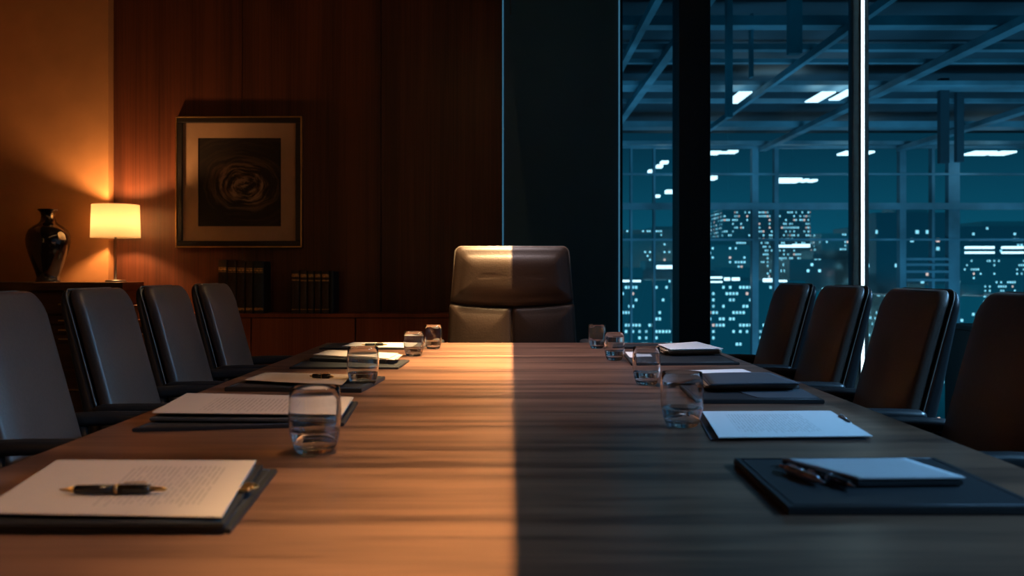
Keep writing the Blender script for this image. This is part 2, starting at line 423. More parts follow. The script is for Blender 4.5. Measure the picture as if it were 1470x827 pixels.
# right wall: glazing the length of the room
wr = struct('wall_right', MB().box(XR, XR+.1, YF, YB, 0, .12).box(XR, XR+.1, YF, YB, ZC-.15, ZC).box(XR, XR+.1, YF, -1.2, .12, ZC-.15), M_FRAME)
ys = [-1.2, 0.5, 2.2, 3.9, YB]
for k in range(4):
    w = struct('window_%d' % (k+4), MB().box(XR+.045, XR+.053, ys[k], ys[k+1], .12, ZC-.15), M_PANE)
    MB().box(XR+.01, XR+.09, ys[k], ys[k]+.05, .12, ZC-.15).build('window_frame', M_FRAME, w)
# bright light strip, and two trims whose blue shine is painted as glow
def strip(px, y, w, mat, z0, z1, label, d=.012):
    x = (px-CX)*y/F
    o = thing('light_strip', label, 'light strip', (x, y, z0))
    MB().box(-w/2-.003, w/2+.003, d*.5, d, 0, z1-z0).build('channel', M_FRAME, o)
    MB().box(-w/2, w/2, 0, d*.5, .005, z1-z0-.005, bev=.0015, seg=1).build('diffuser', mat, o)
strip(722, YB-.035, .007, M_TRIMGLOW, .02, ZC-.01, 'thin vertical trim, blue shine painted as glow, between the wood panelling and the dark wall')
strip(889, YB-.035, .008, M_TRIMGLOW, .02, ZC-.01, 'thin vertical metal trim, blue shine painted as glow, at the edge of the first window pane')
strip(1239, YB+.004, .018, M_LED, .02, ZC-.01, 'bright white vertical light strip on the window mullion')

# ------------------------------------------------------------------ conference table
TE = F*(EYE-TT)/102.0   # far edge
TH = 0.757
tb = thing('conference_table', 'long dark walnut conference table running the length of the room', 'table', (0, 2.1, 0))
MB().box(-TH, TH, .25-2.1, TE-2.1, TT-.038, TT, bev=.004).build('tabletop', M_TABLE, tb)
for yy in (-1.2, .92):
    l = MB().box(-.28, .28, yy-.30, yy+.30, .03, TT-.039, bev=.006); l.build('pedestal', M_SIDEB, tb)
    MB().box(-.34, .34, yy-.36, yy+.36, 0, .03, bev=.004).build('plinth', M_PLASTIC, tb)

# ------------------------------------------------------------------ chairs
def xf(z): return -.22-.28*(z-.48)
def side_chair(label):
    t = thing('conference_chair', label, 'chair', group='leather chairs along the table')
    def fb(off):
        return lambda a, b, q: Vector((xf(b)+off+q-.28*a*a-.25*max(0, b-.93)**1.5*3, a, b))
    o = outline_rr(.47, .985, .40, .385, .045)
    MB().pillow(o, .034, .013, .012, fb(-.034)).build('back_cushion', M_LEA, t)
    o2 = outline_rr(.44, .983, .412, .394, .046)
    MB().pillow(o2, .040, .014, .006, lambda a, b, q: Vector((xf(b)-.037-q*(1-.45*max(0, (b-.7)/.285))-.28*a*a, a, b))).build('back_shell', M_SHELL, t)
    op = outline_rr(.46, .985, .408, .391, .046)
    f = fb(-.037)
    MB().tube([f(a, b, 0) for a, b in op], .0022, 6, closed=True).build('piping', M_PIPE, t)
    so = outline_rr(-.23, .22, .40, .41, .05)
    MB().pillow(so, .075, .03, .012, lambda a, b, q: Vector((b, a, .395+q))).build('seat', M_LEA, t)
    for s in (-1, 1):
        ap = outline_rr(-.325, -.03, .040, .040, .018, seg=4)
        arm = MB().pillow(ap, .030, .011, .002, lambda a, b, q: Vector((b, s*.226+a, .672+q-.10*max(0, -.27-b)))).build('armrest', M_SHELL, t)
        MB().tube([(-.29, s*.226, .672), (-.285, s*.226, .55), (-.24, s*.222, .43), (-.15, s*.19, .39)], .013, 8).build('arm_support', M_SHELL, arm)
    MB().lathe([(.0,.10), (.03,.10), (.03,.25), (.02,.26), (.02,.38), (.11,.385), (.11,.396), (0,.396)], 16).build('column', M_PLASTIC, t)
    for k in range(5):
        a = 2*PI*k/5+.3
        leg = MB().tube([(0,0,.10), (.14*math.cos(a), .14*math.sin(a), .095), (.235*math.cos(a), .235*math.sin(a), .065)], [.024,.02,.014], 8).build('leg', M_STEEL, t)
        MB().lathe([(0,-.012), (.022,-.012), (.025,-.006), (.025,.006), (.022,.012), (0,.012)], 12, mat=Matrix.Translation((.235*math.cos(a), .235*math.sin(a), .026)) @ Matrix.Rotation(a+PI/2, 4, 'Z') @ Matrix.Rotation(PI/2, 4, 'Y')).build('caster', M_PLASTIC, leg)
    return t
c0 = side_chair('')
spots = [(-.722, 2.095, 0, 'black leather conference chair nearest on the left, cut off by the picture edge'),
         (-.722, 2.61, 0, 'black leather conference chair on the left, in front of the lamp'),
         (-.722, 3.10, 0, 'black leather conference chair on the left side, third counted from the camera'),
         (-.722, 3.61, 0, 'farthest black leather conference chair on the left side, in front of the tall books'),
         (.672, 1.98, PI, 'black leather conference chair nearest on the right, cut off by the picture edge'),
         (.672, 2.54, PI, 'black leather conference chair on the right, second counted from the camera'),
         (.672, 3.11, PI, 'black leather conference chair on the right, in front of the bright light strip'),
         (.672, 3.655, PI, 'farthest black leather conference chair on the right side, before the window')]
for i, (x, y, rz, lab) in enumerate(spots):
    o = c0 if i == 0 else copy_tree(c0)
    o.location = (x, y, 0); o.rotation_euler = (0, 0, rz); o['label'] = lab; o.scale = (1, .83 if x < 0 else .93, 1.01)

def head_chair():
    t = thing('executive_chair', 'high-backed leather executive chair at the far head of the table', 'chair', (0, 3.83, 0), -PI/2)
    g = lambda z: -.31-.05*(z-.5)
    def fb(off): return lambda a, b, q: Vector((g(b)+off+q-.22*a*a-.9*max(0, b-1.06)**2, a, b))
    o = outline_rr(.908, 1.150, .535, .486, .026, bb=-.018, seg=12, rb=.016)
    MB().pillow(o, .05, .034, .020, fb(-.045), rings=10).build('headrest', M_LEA2, t)
    for s in (-1, 1):
        o = outline_rr(.47, .905, .292, .270, .016, seg=12)
        def fl(a, b, q, s=s):
            A = a+s*(.292+(.270-.292)*(b-.47)/.435)/2
            w = .54
            return fb(-.045)(A, b-.018*(1-(2*A/w)**2)*(b-.47)/.435, q)
        MB().pillow(o, .05, .026, .014, fl, rings=10).build('back_panel', M_LEA2, t)
    o2 = outline_rr(.44, 1.146, .594, .494, .03, seg=14)
    MB().pillow(o2, .035, .012, .004, lambda a, b, q: Vector((g(b)-.042-q-.22*a*a-.9*max(0, b-1.06)**2, a, b))).build('back_shell', M_SHELL, t)
    op = outline_rr(.46, 1.149, .592, .494, .03, seg=14)
    f = fb(-.040)
    MB().tube([f(a, b, 0) for a, b in op], .003, 6, closed=True).build('piping', M_PIPE, t)
    so = outline_rr(-.25, .24, .50, .52, .05)
    MB().pillow(so, .09, .03, .012, lambda a, b, q: Vector((b, a, .40+q))).build('seat', M_LEA2, t)
    for s in (-1, 1):
        ap = outline_rr(-.345, -.14, .05, .05, .022, seg=4)
        arm = MB().pillow(ap, .028, .011, .002, lambda a, b, q: Vector((b, s*.315+a, .722+q))).build('armrest', M_SHELL, t)
        MB().tube([(-.30, s*.315, .722), (-.29, s*.315, .55), (-.22, s*.30, .43), (-.12, s*.24, .40)], .014, 8).build('arm_support', M_SHELL, arm)
    MB().lathe([(.0,.10), (.03,.10), (.03,.25), (.02,.26), (.02,.38), (.12,.385), (.12,.401), (0,.401)], 16).build('column', M_PLASTIC, t)
    for k in range(5):
        a = 2*PI*k/5+.3
        leg = MB().tube([(0,0,.10), (.16*math.cos(a), .16*math.sin(a), .095), (.28*math.cos(a), .28*math.sin(a), .065)], [.026,.022,.015], 8).build('leg', M_STEEL, t)
        MB().lathe([(0,-.013), (.024,-.013), (.027,-.006), (.027,.006), (.024,.013), (0,.013)], 12, mat=Matrix.Translation((.28*math.cos(a), .28*math.sin(a), .028)) @ Matrix.Rotation(a+PI/2, 4, 'Z') @ Matrix.Rotation(PI/2, 4, 'Y')).build('caster', M_PLASTIC, leg)
head_chair()

# ------------------------------------------------------------------ glasses
def tumbler():
    t = thing('water_glass', '', 'glass', group='water glasses on the table')
    prof = [(0,0), (.024,0), (.0285,.0015), (.032,.006), (.0365,.018), (.0400,.034), (.0416,.052), (.0418,.068), (.0408,.086), (.0393,.1030), (.0388,.1040), (.0381,.1030),
            (.0395,.086), (.0404,.068), (.0402,.052), (.0386,.034), (.0352,.020), (.0290,.0125), (.020,.0105), (0,.010)]
    MB().lathe(prof, 48).build('tumbler', M_GLASS, t)
    wp = [(0,.0098), (.0202,.0101), (.0296,.0122), (.0359,.0200), (.0390,.0342), (.0394,.0362), (.0380,.0358), (0,.0358)]
    MB().lathe(wp, 48).build('water', M_WATER, t)
    return t
g0 = tumbler()
GL = [(452, 650, 1.0, 1.02, 'nearest water glass on the left half of the table'),
      (521, 554, .97, .95, 'water glass on the left beside the pad with the brown-toned sheet and pen'),
      (594, 511, .85, .80, 'small-looking water glass on the left, second from the far end'),
      (622, 501, .79, .86, 'water glass on the left nearest the executive chair'),
      (979, 612, .96, .98, 'nearest water glass on the right half, touching the printed sheet'),
      (928, 552, .86, .93, 'water glass on the right, second counted from the camera'),
      (882, 517, .81, .87, 'water glass on the right beside the white loose note'),
      (857, 500, .79, .86, 'water glass on the right nearest the executive chair')]
for i, (px, py, sw, sh, lab) in enumerate(GL):
    o = g0 if i == 0 else copy_tree(g0)
    p = P(px, py); o.location = (p[0], p[1], TT+.0002); o.scale = (sw, sw, sh); o.rotation_euler = (0,0,random.random()*6); o['label'] = lab

# ------------------------------------------------------------------ documents on the table
def quad(pts, dz):
    return [P(x, y, TT+dz) for x, y in pts]
def sheet(name, pts, dz, th, mat, label, cat, group=None, sag=None, bev=False):
    q = quad(pts, dz)
    nn = 12 if sag else 1
    mb = MB().slab(q, th, sag, nn, nn)
    o = mb.build(name, mat)
    c = sum((Vector(a) for a in q), Vector())/4; c.z = TT+dz-th
    base_at(o, c)
    return tag(o, label, cat, group)
def pad(pts, dz, th, label, mat=M_PADB, name='desk_pad', cat='desk pad', z0=None):
    q = quad(pts, dz)
    t = thing(name, label, cat, (sum(a[0] for a in q)/4, sum(a[1] for a in q)/4, TT+dz-th))
    off = -Vector(t.location)
    mb = MB().slab([Vector(a)+off for a in q], th)
    bmesh.ops.bevel(mb.bm, geom=[e for e in mb.bm.edges], offset=min(.0015, th*.3), segments=2, affect='EDGES')
    mb.build('board', mat, t)
    # stitched border
    c = sum((Vector(a) for a in q), Vector())/4
    bp = [Vector(a)+off+(c-Vector(a)).normalized()*.014+Vector((0,0,.0003)) for a in q]
    s = MB()
    for k in range(4): s.tube([bp[k], bp[(k+1) % 4]], .0006, 5)
    s.build('stitching', M_FOLD, t)
    return t
def leaves(pts, dz, n, step, label, group, mat=M_PAPER, name='paper_sheet', jit=1.5, seed=0, top_mat=None, top_label=None, sag=None, lastth=.0008):
    rnd = random.Random(seed)
    for k in range(n):
        jx = [(rnd.uniform(-jit, jit), rnd.uniform(-jit*.3, jit*.3)) for _ in range(1)][0]
        pp = [(x+jx[0], y+jx[1]) for x, y in pts]
        last = k == n-1
        if last: pp = pts
        sheet(name, pp, dz+k*step, step*.92, (top_mat if last and top_mat else mat), (top_label if last and top_label else label), 'paper', None if last and top_label else group, sag)

def pen(p0, p1, r, label, body=M_PENB, ring=M_GOLD, z=None):
    a, b = Vector(p0), Vector(p1); L = (b-a).length
    t = thing('pen', label, 'pen', a)
    d = (b-a).normalized(); q = d.to_track_quat('Z', 'Y'); t.rotation_mode = 'QUATERNION'; t.rotation_quaternion = q
    MB().lathe([(0,L*.14), (r*.75,L*.14), (r*.95,L*.16), (r,L*.3), (r,L*.52), (0,L*.52)], 16).build('barrel', body, t)
    MB().lathe([(0,L*.545), (r*1.06,L*.545), (r*1.06,L*.80), (r*.9,L*.84), (0,L*.84)], 16).build('cap', body, t)
    MB().lathe([(0,0), (r*.12,0), (r*.35,L*.05), (r*.7,L*.14), (0,L*.14)], 16).build('tip', ring, t)
    MB().lathe([(0,L*.52), (r*1.12,L*.52), (r*1.12,L*.545), (0,L*.545)], 16).build('ring', ring, t)
    MB().lathe([(0,L*.84), (r*.6,L*.84), (r*.45,L*.97), (r*.2,L), (0,L)], 16).build('end_cap', ring, t)
    up = q.inverted() @ Vector((0,0,1))
    MB().tube([up*r*1.0+Vector((0,0,L*.82)), up*r*1.45+Vector((0,0,L*.80)), up*r*1.35+Vector((0,0,L*.60))], r*.16, 6).build('clip', ring, t)
    return t

# left 1
pad([(102,671), (398.5,672.5), (331,759), (-62,759)], .006, .006, 'black leather portfolio at the near left, under the paper pile with the pen', name='portfolio', cat='portfolio')
pad([(90,666), (378,667), (322,752), (-45,752)], .013, .0045, 'black folder cover between the near-left papers and the portfolio', name='folder', cat='folder')
MT1 = paper_mat('paper_text_left', (0.50,0.43,0.37), (.42, .88, .12, .86), 26)
leaves([(82,660.5), (367,661), (318,742), (-34,736)], .0155, 4, .0011, 'plain sheet in the near-left pile under the page with the pen', 'sheets in the near-left pile', seed=1, top_mat=MT1, top_label='printed page lying under the black and gold pen at the near left')
a = P(85, 703, TT+.0255); b = P(240, 702, TT+.0255)
pen(a, b, .0058, 'black pen with gold ring lying across the near-left printed page')
c1 = P(346, 706, TT+.014)
clip = thing('binder_clip', 'small brass clip on the right edge of the near-left paper pile', 'clip', (c1[0]+.004, c1[1]+.012, TT+.0142))
MB().box(-.006, .006, -.018, .018, 0, .005, bev=.0015).build('clamp', M_GOLD, clip)
MB().tube([(.004,-.008,.004), (.012,-.008,.0035), (.014,0,.0035), (.012,.008,.0035), (.004,.008,.004)], .0011, 6).build('wire_handle', M_GOLD, clip)
# left 2
pad([(238,596), (514,576), (494,607), (189,615)], .007, .007, 'black desk pad behind the nearest left glass', name='desk_pad')
pad([(262,577), (500,580), (486,602), (214,600)], .016, .006, 'dark folder between the second left pad and its printed page', mat=M_FOLD, name='folder', cat='folder')
MT2 = paper_mat('paper_text_left_two', (0.50,0.42,0.37), (.22, .72, .10, .80), 26)
leaves([(270,564.5), (506,570), (490,595), (219,592.5)], .0215, 3, .0012, 'plain sheet under the printed page behind the nearest left glass', 'sheets in the second left pile', seed=2, top_mat=MT2, top_label='printed page seen partly through the nearest left glass')
# left 3
pad([(377,536), (553,540), (519,558), (322,556)], .010, .010, 'black desk pad on the left under the cream page with a black pen')
leaves([(382,534.5), (505,538), (491,552.5), (351,545.5)], .016, 3, .0012, 'sheet in the third left pile, under its cream page', 'sheets in the third left pile', seed=3, mat=M_PAPER, top_mat=paper_mat('paper_cream', (0.52,0.40,0.29)), top_label='cream page on the left with a black pen at its far edge')
pen(P(444, 539.5, TT+.024), P(479, 540.5, TT+.024), .0058, 'black pen on the cream page, seen just above the nearest left glass')
# left 4
pad([(437,516.5), (588,516.5), (572,527.5), (415,527)], .006, .006, 'black desk pad on the left carrying the fanned pile, fourth from the camera')
pad([(463,507), (560,509), (553,517.5), (444,514)], .017, .010, 'black folder beneath the fanned paper pile on the left', name='folder', cat='folder')
for k, (e, dz) in enumerate([((10,1.5), .0185), ((6,.8), .0205)]):
    sheet('paper_sheet', [(470,503.5), (572+e[0]*.6,509), (560+e[0],517-e[1]*.5), (451,510.5)], dz, .0012, M_PAPER, 'loose sheet fanning out of the right side of the fourth left pile', 'paper', 'sheets in the fourth left pile')
sheet('paper_sheet', [(472,502.3), (572,507), (558,514.5), (450,509)], .0235, .0012, M_PAPER, 'top sheet of the fanned pile on the left, behind the second glass', 'paper')
pen(P(512, 507, TT+.029), P(532, 507, TT+.029), .0048, 'short black pen on the fanned pile on the left')
# left 5
pad([(478,493), (618,492.8), (604,500), (458,499.5)], .006, .006, 'black desk pad farthest away on the left')
sheet('paper_sheet', [(507,491.3), (602,492), (590,499), (491,496.8)], .009, .0015, M_PAPERW, 'white sheet on the farthest left pad', 'paper')
pen(P(519, 494.8, TT+.0145), P(556, 494.6, TT+.0145), .0050, 'black pen on the white sheet farthest away on the left')
# right 1
pad([(1053,657.5), (1343,656.5), (1504,728), (1131,728)], .010, .010, 'large black desk pad at the near right')
pad([(1122,660), (1304,658), (1384,690), (1232,692)], .018, .0065, 'black folder lying on the near-right desk pad', name='folder', cat='folder')
sheet('paper_sheet', [(1122,657), (1300,656), (1387,685.5), (1232,686.5)], .022, .0015, paper_mat('paper_grey', (0.42,0.45,0.48)), 'blank blue-grey sheet on the folder at the near right', 'paper', sag=lambda u, v: -.0015*v)
pen(P(1183, 693, TT+.0165), P(1120, 668, TT+.0165), .0055, 'silver ballpoint pen beside the folder at the near right', body=M_STEEL, ring=M_STEEL)
pen(P(1228, 699, TT+.0165), P(1160, 675, TT+.0165), .0050, 'black pen with silver end against the near-right folder', body=M_PENB, ring=M_STEEL)
# right 2
sheet('folder_sheet', [(1000,592), (1180,592), (1243,630), (1020,631)], .0018, .0016, M_FOLD, 'blue-grey backing sheet under the printed document on the right', 'folder')
MT3 = paper_mat('paper_text_right', (0.72,0.74,0.76), (.16, .72, .12, .86), 28)
leaves([(1008,590.5), (1192,589.5), (1252,625.5), (1032,627.5)], .0042, 3, .0016, 'blank sheet under the printed document on the right', 'sheets in the second right pile', mat=M_PAPERW, seed=5, jit=1.0, top_mat=MT3, top_label='bright printed document on the right, beside the nearest right glass')
pen(P(1223, 610, TT+.0055), P(1203, 597, TT+.0055), .0048, 'silver pen just behind the bright printed document', body=M_STEEL, ring=M_STEEL)
# right 3
pad([(975,554), (1145,555), (1184,574), (1004,574)], .009, .009, 'black desk pad on the right under the thick grey folder')
sheet('paper_sheet', [(1054,560), (1152,558.5), (1174,571.5), (1088,571)], .0103, .0010, M_FOLD, 'grey slip lying on the pad in front of the thick grey folder', 'paper')
sheet('paper_sheet', [(955,532.5), (1066,529.5), (1096,541), (948,552)], .0120, .0010, M_PAPERW, 'white sheet showing behind the thick grey folder', 'paper')
for k in range(5):
    dx = [2,-7,1,-5,0][k]
    sheet('folder_leaf', [(1003+dx,540-k*.9), (1101,539-k*.9), (1147+dx*.4,556-k*1.1), (1018+dx,557-k*1.1)], .0150+k*.0030, .0026, M_TAN if k in (1, 3) else M_FOLD, 'leaf inside the thick grey folder pile on the right', 'folder', 'leaves of the thick folder pile')
sheet('folder_cover', [(1008,535.8), (1104,534.5), (1149,550), (1021,551.5)], .030, .0022, M_FOLD, 'top cover of the thick grey folder pile on the right', 'folder', sag=lambda u, v: .0012*math.sin(u*3))
# right 4
pad([(896,508.5), (1035,508.5), (1062,520.5), (906,521.5)], .008, .008, 'black desk pad on the right under the pile of white sheets, fourth from the camera')
sheet('paper_sheet', [(897,505.2), (924,505), (940,512.8), (904,513)], .0095, .0010, M_PAPERW, 'small white loose note at the left end of the fourth right pad', 'paper')
for k in range(6):
    dx = [-3,3,-6,2,-4,0][k]
    sheet('paper_sheet', [(945+dx,499.5-k*.75), (1000,497-k*.75), (1036,507-k*.95), (958+dx,508-k*.95)], .0112+k*.0031, .0027, M_TAN if k % 2 == 0 else M_PAPER, 'sheet in the white paper pile on the fourth right pad', 'paper', 'sheets in the fourth right pile')
sheet('paper_sheet', [(945,494.2), (1000,490.3), (1038,500.2), (962,501.5)], .0325, .0018, M_PAPERW, 'top white sheet of the pile on the right, before the farthest right chair', 'paper')
# right 5
pad([(880,494.2), (948,494), (958,498.3), (878,498.3)], .007, .007, 'black folder farthest away on the right', name='folder', cat='folder')

# ------------------------------------------------------------------ sideboard, vase, lamp
SBT = .982; sy0, sy1 = 5.27, 5.58
sxr = -2.12
sb = thing('sideboard', 'tall dark wooden sideboard on the left carrying the vase and lamp', 'sideboard', ((XL+.05+sxr)/2, (sy0+sy1)/2, 0))
def loc_box(t, x0, x1, y0, y1, z0, z1, bev=.003):
    l = t.location; return MB().box(x0-l.x, x1-l.x, y0-l.y, y1-l.y, z0-l.z, z1-l.z, bev=bev)
loc_box(sb, XL+.05, sxr, sy0, sy1, SBT-.045, SBT).build('top', M_SIDEB, sb)
loc_box(sb, XL+.07, sxr-.03, sy0+.03, sy1-.01, .06, SBT-.046).build('body', M_SIDEB, sb)
loc_box(sb, XL+.10, sxr-.06, sy0+.06, sy1-.04, 0, .06).build('plinth', M_PLASTIC, sb)
xs = [XL+.08, -2.66, sxr-.04]
for i in range(2):
    zt = SBT-.06
    for k in range(5):
        h = [.12,.05,.045,.045,.50][k]
        if zt-h < .07: h = zt-.08
        dr = loc_box(sb, xs[i]+.004, xs[i+1]-.004, sy0+.008, sy0+.03, zt-h+.006, zt, bev=.003).build('drawer', M_SIDEB, sb)
        loc_box(sb, (xs[i]+xs[i+1])/2-.06, (xs[i]+xs[i+1])/2+.06, sy0-.004, sy0+.008, zt-h/2-.004, zt-h/2+.004, bev=.002).build('handle', M_GOLD, dr)
        zt -= h+.004
vx = (69-CX)*5.42/F
v = MB(); S = 1/848.0
prof = [(0,0), (55,0), (56,4), (52,14), (50,22), (56,45), (72,90), (87,135), (96,170), (99,198), (96,222), (86,246), (66,264), (46,276), (36,286), (32,300), (31,316), (34,328), (42,337), (47,341), (46,345), (40,343), (30,335), (26,320), (27,300), (24,290), (0,288)]
vo = v.lathe([(r*S, z*S) for r, z in prof], 56).build('vase', M_VASE)
vo.location = (vx, 5.42, SBT+.0005); tag(vo, 'glossy black baluster vase standing on the sideboard', 'vase')
LY = 5.45
lx = (168-CX)*LY/F
lp = thing('table_lamp', 'table lamp with a glowing cream drum shade on the sideboard', 'lamp', (lx, LY-.02, SBT+.0005))
MB().lathe([(0,0), (.054,0), (.056,.004), (.052,.010), (.012,.014), (0,.014)], 32).build('base', M_STEEL, lp)
MB().lathe([(0,.013), (.0065,.013), (.0065,.25), (.011,.255), (.011,.275), (0,.275)], 16).build('pole', M_STEEL, lp)
sh0, sh1 = .247, .432
MB().lathe([(.1325,sh0), (.1270,sh1), (.1255,sh1), (.1310,sh0)], 64, closed=True).build('lamp_shade', M_SHADE, lp)
s = MB()
for k in range(3):
    a = 2*PI*k/3+.4; s.tube([(0,0,sh1-.02), (.126*math.cos(a), .126*math.sin(a), sh1-.02)], .0015, 5)
s.tube([(0,0,.27), (0,0,sh1-.02)], .002, 5)
s.build('shade_carrier', M_STEEL, lp)
MB().lathe([(0,.276), (.012,.278), (.014,.285), (.022,.296), (.025,.308), (.020,.322), (0,.328)], 20).build('bulb', emis('bulb_glow', (1,.62,.28), 14.0), lp)
ld = bpy.data.lights.new('lamp_light', 'POINT'); ld.energy = 30; ld.color = (1.0, .49, .18); ld.shadow_soft_size = .03
lo = bpy.data.objects.new('lamp_light', ld); C.objects.link(lo); lo.location = (lx, LY-.02, SBT+.352); lo['kind'] = 'structure'

# ------------------------------------------------------------------ credenza and what stands on it
CT = .803; cy0, cy1 = 5.46, 5.668
clx, crx = -2.045, (700-CX)*cy0/F
cr = thing('credenza', 'low reddish wooden credenza along the panelled wall under the picture', 'cabinet', ((clx+crx)/2, (cy0+cy1)/2, 0))
loc_box(cr, clx, crx, cy0, cy1, CT-.022, CT, .002).build('top', M_CRED, cr)
loc_box(cr, clx+.02, crx-.01, cy0+.03, cy1-.01, .06, CT-.023).build('body', M_SIDEB, cr)
loc_box(cr, clx+.04, crx-.04, cy0+.04, cy1-.04, 0, .06).build('plinth', M_PLASTIC, cr)
dx = [(-1.93), (360-CX)*cy0/F+.0, (510-CX)*cy0/F, crx]
xl = (226-CX)*cy0/F
for a, b in ((clx, dx[1]), (dx[1], dx[2]), (dx[2], dx[3])):
    d_ = loc_box(cr, a+.003, b-.003, cy0+.006, cy0+.028, .07, CT-.026, .002).build('door', M_CRED, cr)
    loc_box(cr, b-.05, b-.04, cy0-.006, cy0+.006, .30, .42, .002).build('handle', M_STEEL, d_)
def book(x0, x1, h, dep, y, z, mat, bands, label, group):
    w = x1-x0
    t = thing('book', label, 'book', ((x0+x1)/2, y+dep/2, z), 0, group)
    c = MB()
    c.box(-w/2, -w/2+.003, -dep/2+.004, dep/2, 0, h, bev=.0008, seg=1).box(w/2-.003, w/2, -dep/2+.004, dep/2, 0, h, bev=.0008, seg=1)
    n = 8; pts = []
    # rounded spine
    bm = c.bm
    prev = None
    for k in range(n+1):
        a = PI*k/n; px_ = -w/2*math.cos(a); py_ = -dep/2+.004-.006*math.sin(a)
        cur = (bm.verts.new((px_, py_, 0)), bm.verts.new((px_, py_, h)), bm.verts.new((px_*.9, py_+.002, h)), bm.verts.new((px_*.9, py_+.002, 0)))
        if prev:
            for i in range(4):
                f = bm.faces.new((prev[i], prev[(i+1) % 4], cur[(i+1) % 4], cur[i]))
        prev = cur
    c.build('cover', mat, t)
    MB().box(-w/2+.003, w/2-.003, -dep/2+.006, dep/2-.004, .003, h-.004).build('pages', M_PAGES, t)
    for z0, z1 in bands:
        g = MB(); prev = None
        for k in range(n+1):
            a = PI*(.08+.84*k/n); px_ = -w/2*math.cos(a); py_ = -dep/2+.004-.0064*math.sin(a)
            cur = (g.bm.verts.new((px_, py_, z0)), g.bm.verts.new((px_, py_, z1)), g.bm.verts.new((px_, py_+.0007, z1)), g.bm.verts.new((px_, py_+.0007, z0)))
            if prev:
                for i in range(4): g.bm.faces.new((prev[i], prev[(i+1) % 4], cur[(i+1) % 4], cur[i]))
            prev = cur
        g.build('gilt_band', M_DKGOLD, t)
BY = 5.475
def bx(px): return (px-CX)*BY/F
ea = [313,326.3,339.5,352,363.5,379]
words = ['leftmost', 'second from the left', 'middle', 'fourth from the left', 'rightmost and widest']
for k in range(5):
    h = [.303,.300,.299,.298,.297][k]
    book(bx(ea[k])+.0008, bx(ea[k+1])-.0045, h, .175, BY, CT+.0005, M_BOOK if k < 4 else M_BOOKB,
         [(h-.045,h-.041), (h-.060,h-.048), (h-.068,h-.065), (.018,.032)], 'tall dark book, %s of the tall group behind the far left chair' % words[k], 'tall books on the credenza')
eb = [418,430.5,441.5,451.4,461.4,473.5,480]
words = ['leftmost', 'second from the left', 'third from the left', 'fourth from the left', 'fifth and thickest', 'rightmost, thin and without gilt']
for k in range(6):
    h = [.243,.240,.240,.240,.240,.238][k]
    book(bx(eb[k])+.0008, bx(eb[k+1])-.0045, h, .17, BY, CT+.0005, M_BOOK if k < 5 else M_BOOKB,
         [(h-.036,h-.018), (h-.058,h-.050), (.020,.025)] if k < 5 else [], 'shorter dark book with gilt bands, %s of the shorter group' % words[k] if k < 5 else 'plain dark book at the right end of the shorter group', 'shorter books on the credenza')
rk = thing('magazine_rack', 'orange-brown slatted wooden rack between the sideboard and the books', 'rack', (-1.955, 5.33, 0))
for s_ in (-1, 1):
    for y_ in (-.085, .085):
        MB().box(s_*.085-.010, s_*.085+.010, y_-.010, y_+.010, 0, .845, bev=.003).build('post', M_RACK, rk)
for z_ in (.845, .765, .685, .55, .40, .2):
    m_ = MB()
    for y_ in (-.085, -.043, 0, .043, .085): m_.box(-.100, .100, y_-.016, y_+.016, z_, z_+.014, bev=.002)
    m_.build('shelf', M_RACK, rk)
    MB().box(-.098, .098, -.112, -.103, z_-.022, z_+.014, bev=.002).build('front_rail', M_RACK, rk)
# ------------------------------------------------------------------ picture
PY = YB-.032
def pxz(px, py): return ((px-CX)*PY/F, EYE-(py-HY)*PY/F)
fx0, fz1 = pxz(254.5, 168); fx1, fz0 = pxz(435, 355.5)
pc = thing('framed_picture', 'square framed dark swirl painting with a wide mat on the wood panelling', 'picture', ((fx0+fx1)/2, PY, (fz0+fz1)/2))
hw, hh = (fx1-fx0)/2, (fz1-fz0)/2
def ringbox(o, w, h, t, y0, y1, bev=.002):
    return o.box(-w, w, y0, y1, h-t, h, bev=bev).box(-w, w, y0, y1, -h, -h+t, bev=bev).box(-w, -w+t, y0, y1, -h+t, h-t, bev=bev).box(w-t, w, y0, y1, -h+t, h-t, bev=bev)
ringbox(MB(), hw, hh, .008, -.034, -.001).build('outer_frame', M_GOLD, pc)
ringbox(MB(), hw-.008, hh-.008, .030, -.030, -.001, .004).build('inner_frame', M_FRAMEW, pc)
m = MB(); aw, ah = .242, .258
W2, H2 = hw-.037, hh-.037
m.box(-W2, W2, -.014, -.010, ah, H2).box(-W2, W2, -.014, -.010, -H2, -ah).box(-W2, -aw, -.014, -.010, -ah, ah).box(aw, W2, -.014, -.010, -ah, ah)
m.build('mat_board', M_MATB, pc)
MB().box(-aw, aw, -.0098, -.005, -ah, ah).build('painting', M_ART, pc)
MB().box(-W2, W2, -.020, -.018, -H2, H2).build('glazing', pane_mat('picture_glazing', (.97,.97,.97), 0.5), pc)

# low cabinet right of the window strip
lc = thing('low_cabinet', 'low dark cabinet against the window at the far right, behind the near chairs', 'cabinet', (2.76, 5.42, 0))
MB().box(-.24, .30, -.22, .22, 0, .715, bev=.004).build('body', M_FRAME, lc)
MB().box(-.25, .31, -.23, .23, .716, .74, bev=.003).build('top', M_FRAME, lc)
for s in (0, 1): MB().box(-.23+s*.265, .03+s*.26, -.235, -.221, .07, .70, bev=.003).build('door', M_FRAME, lc)

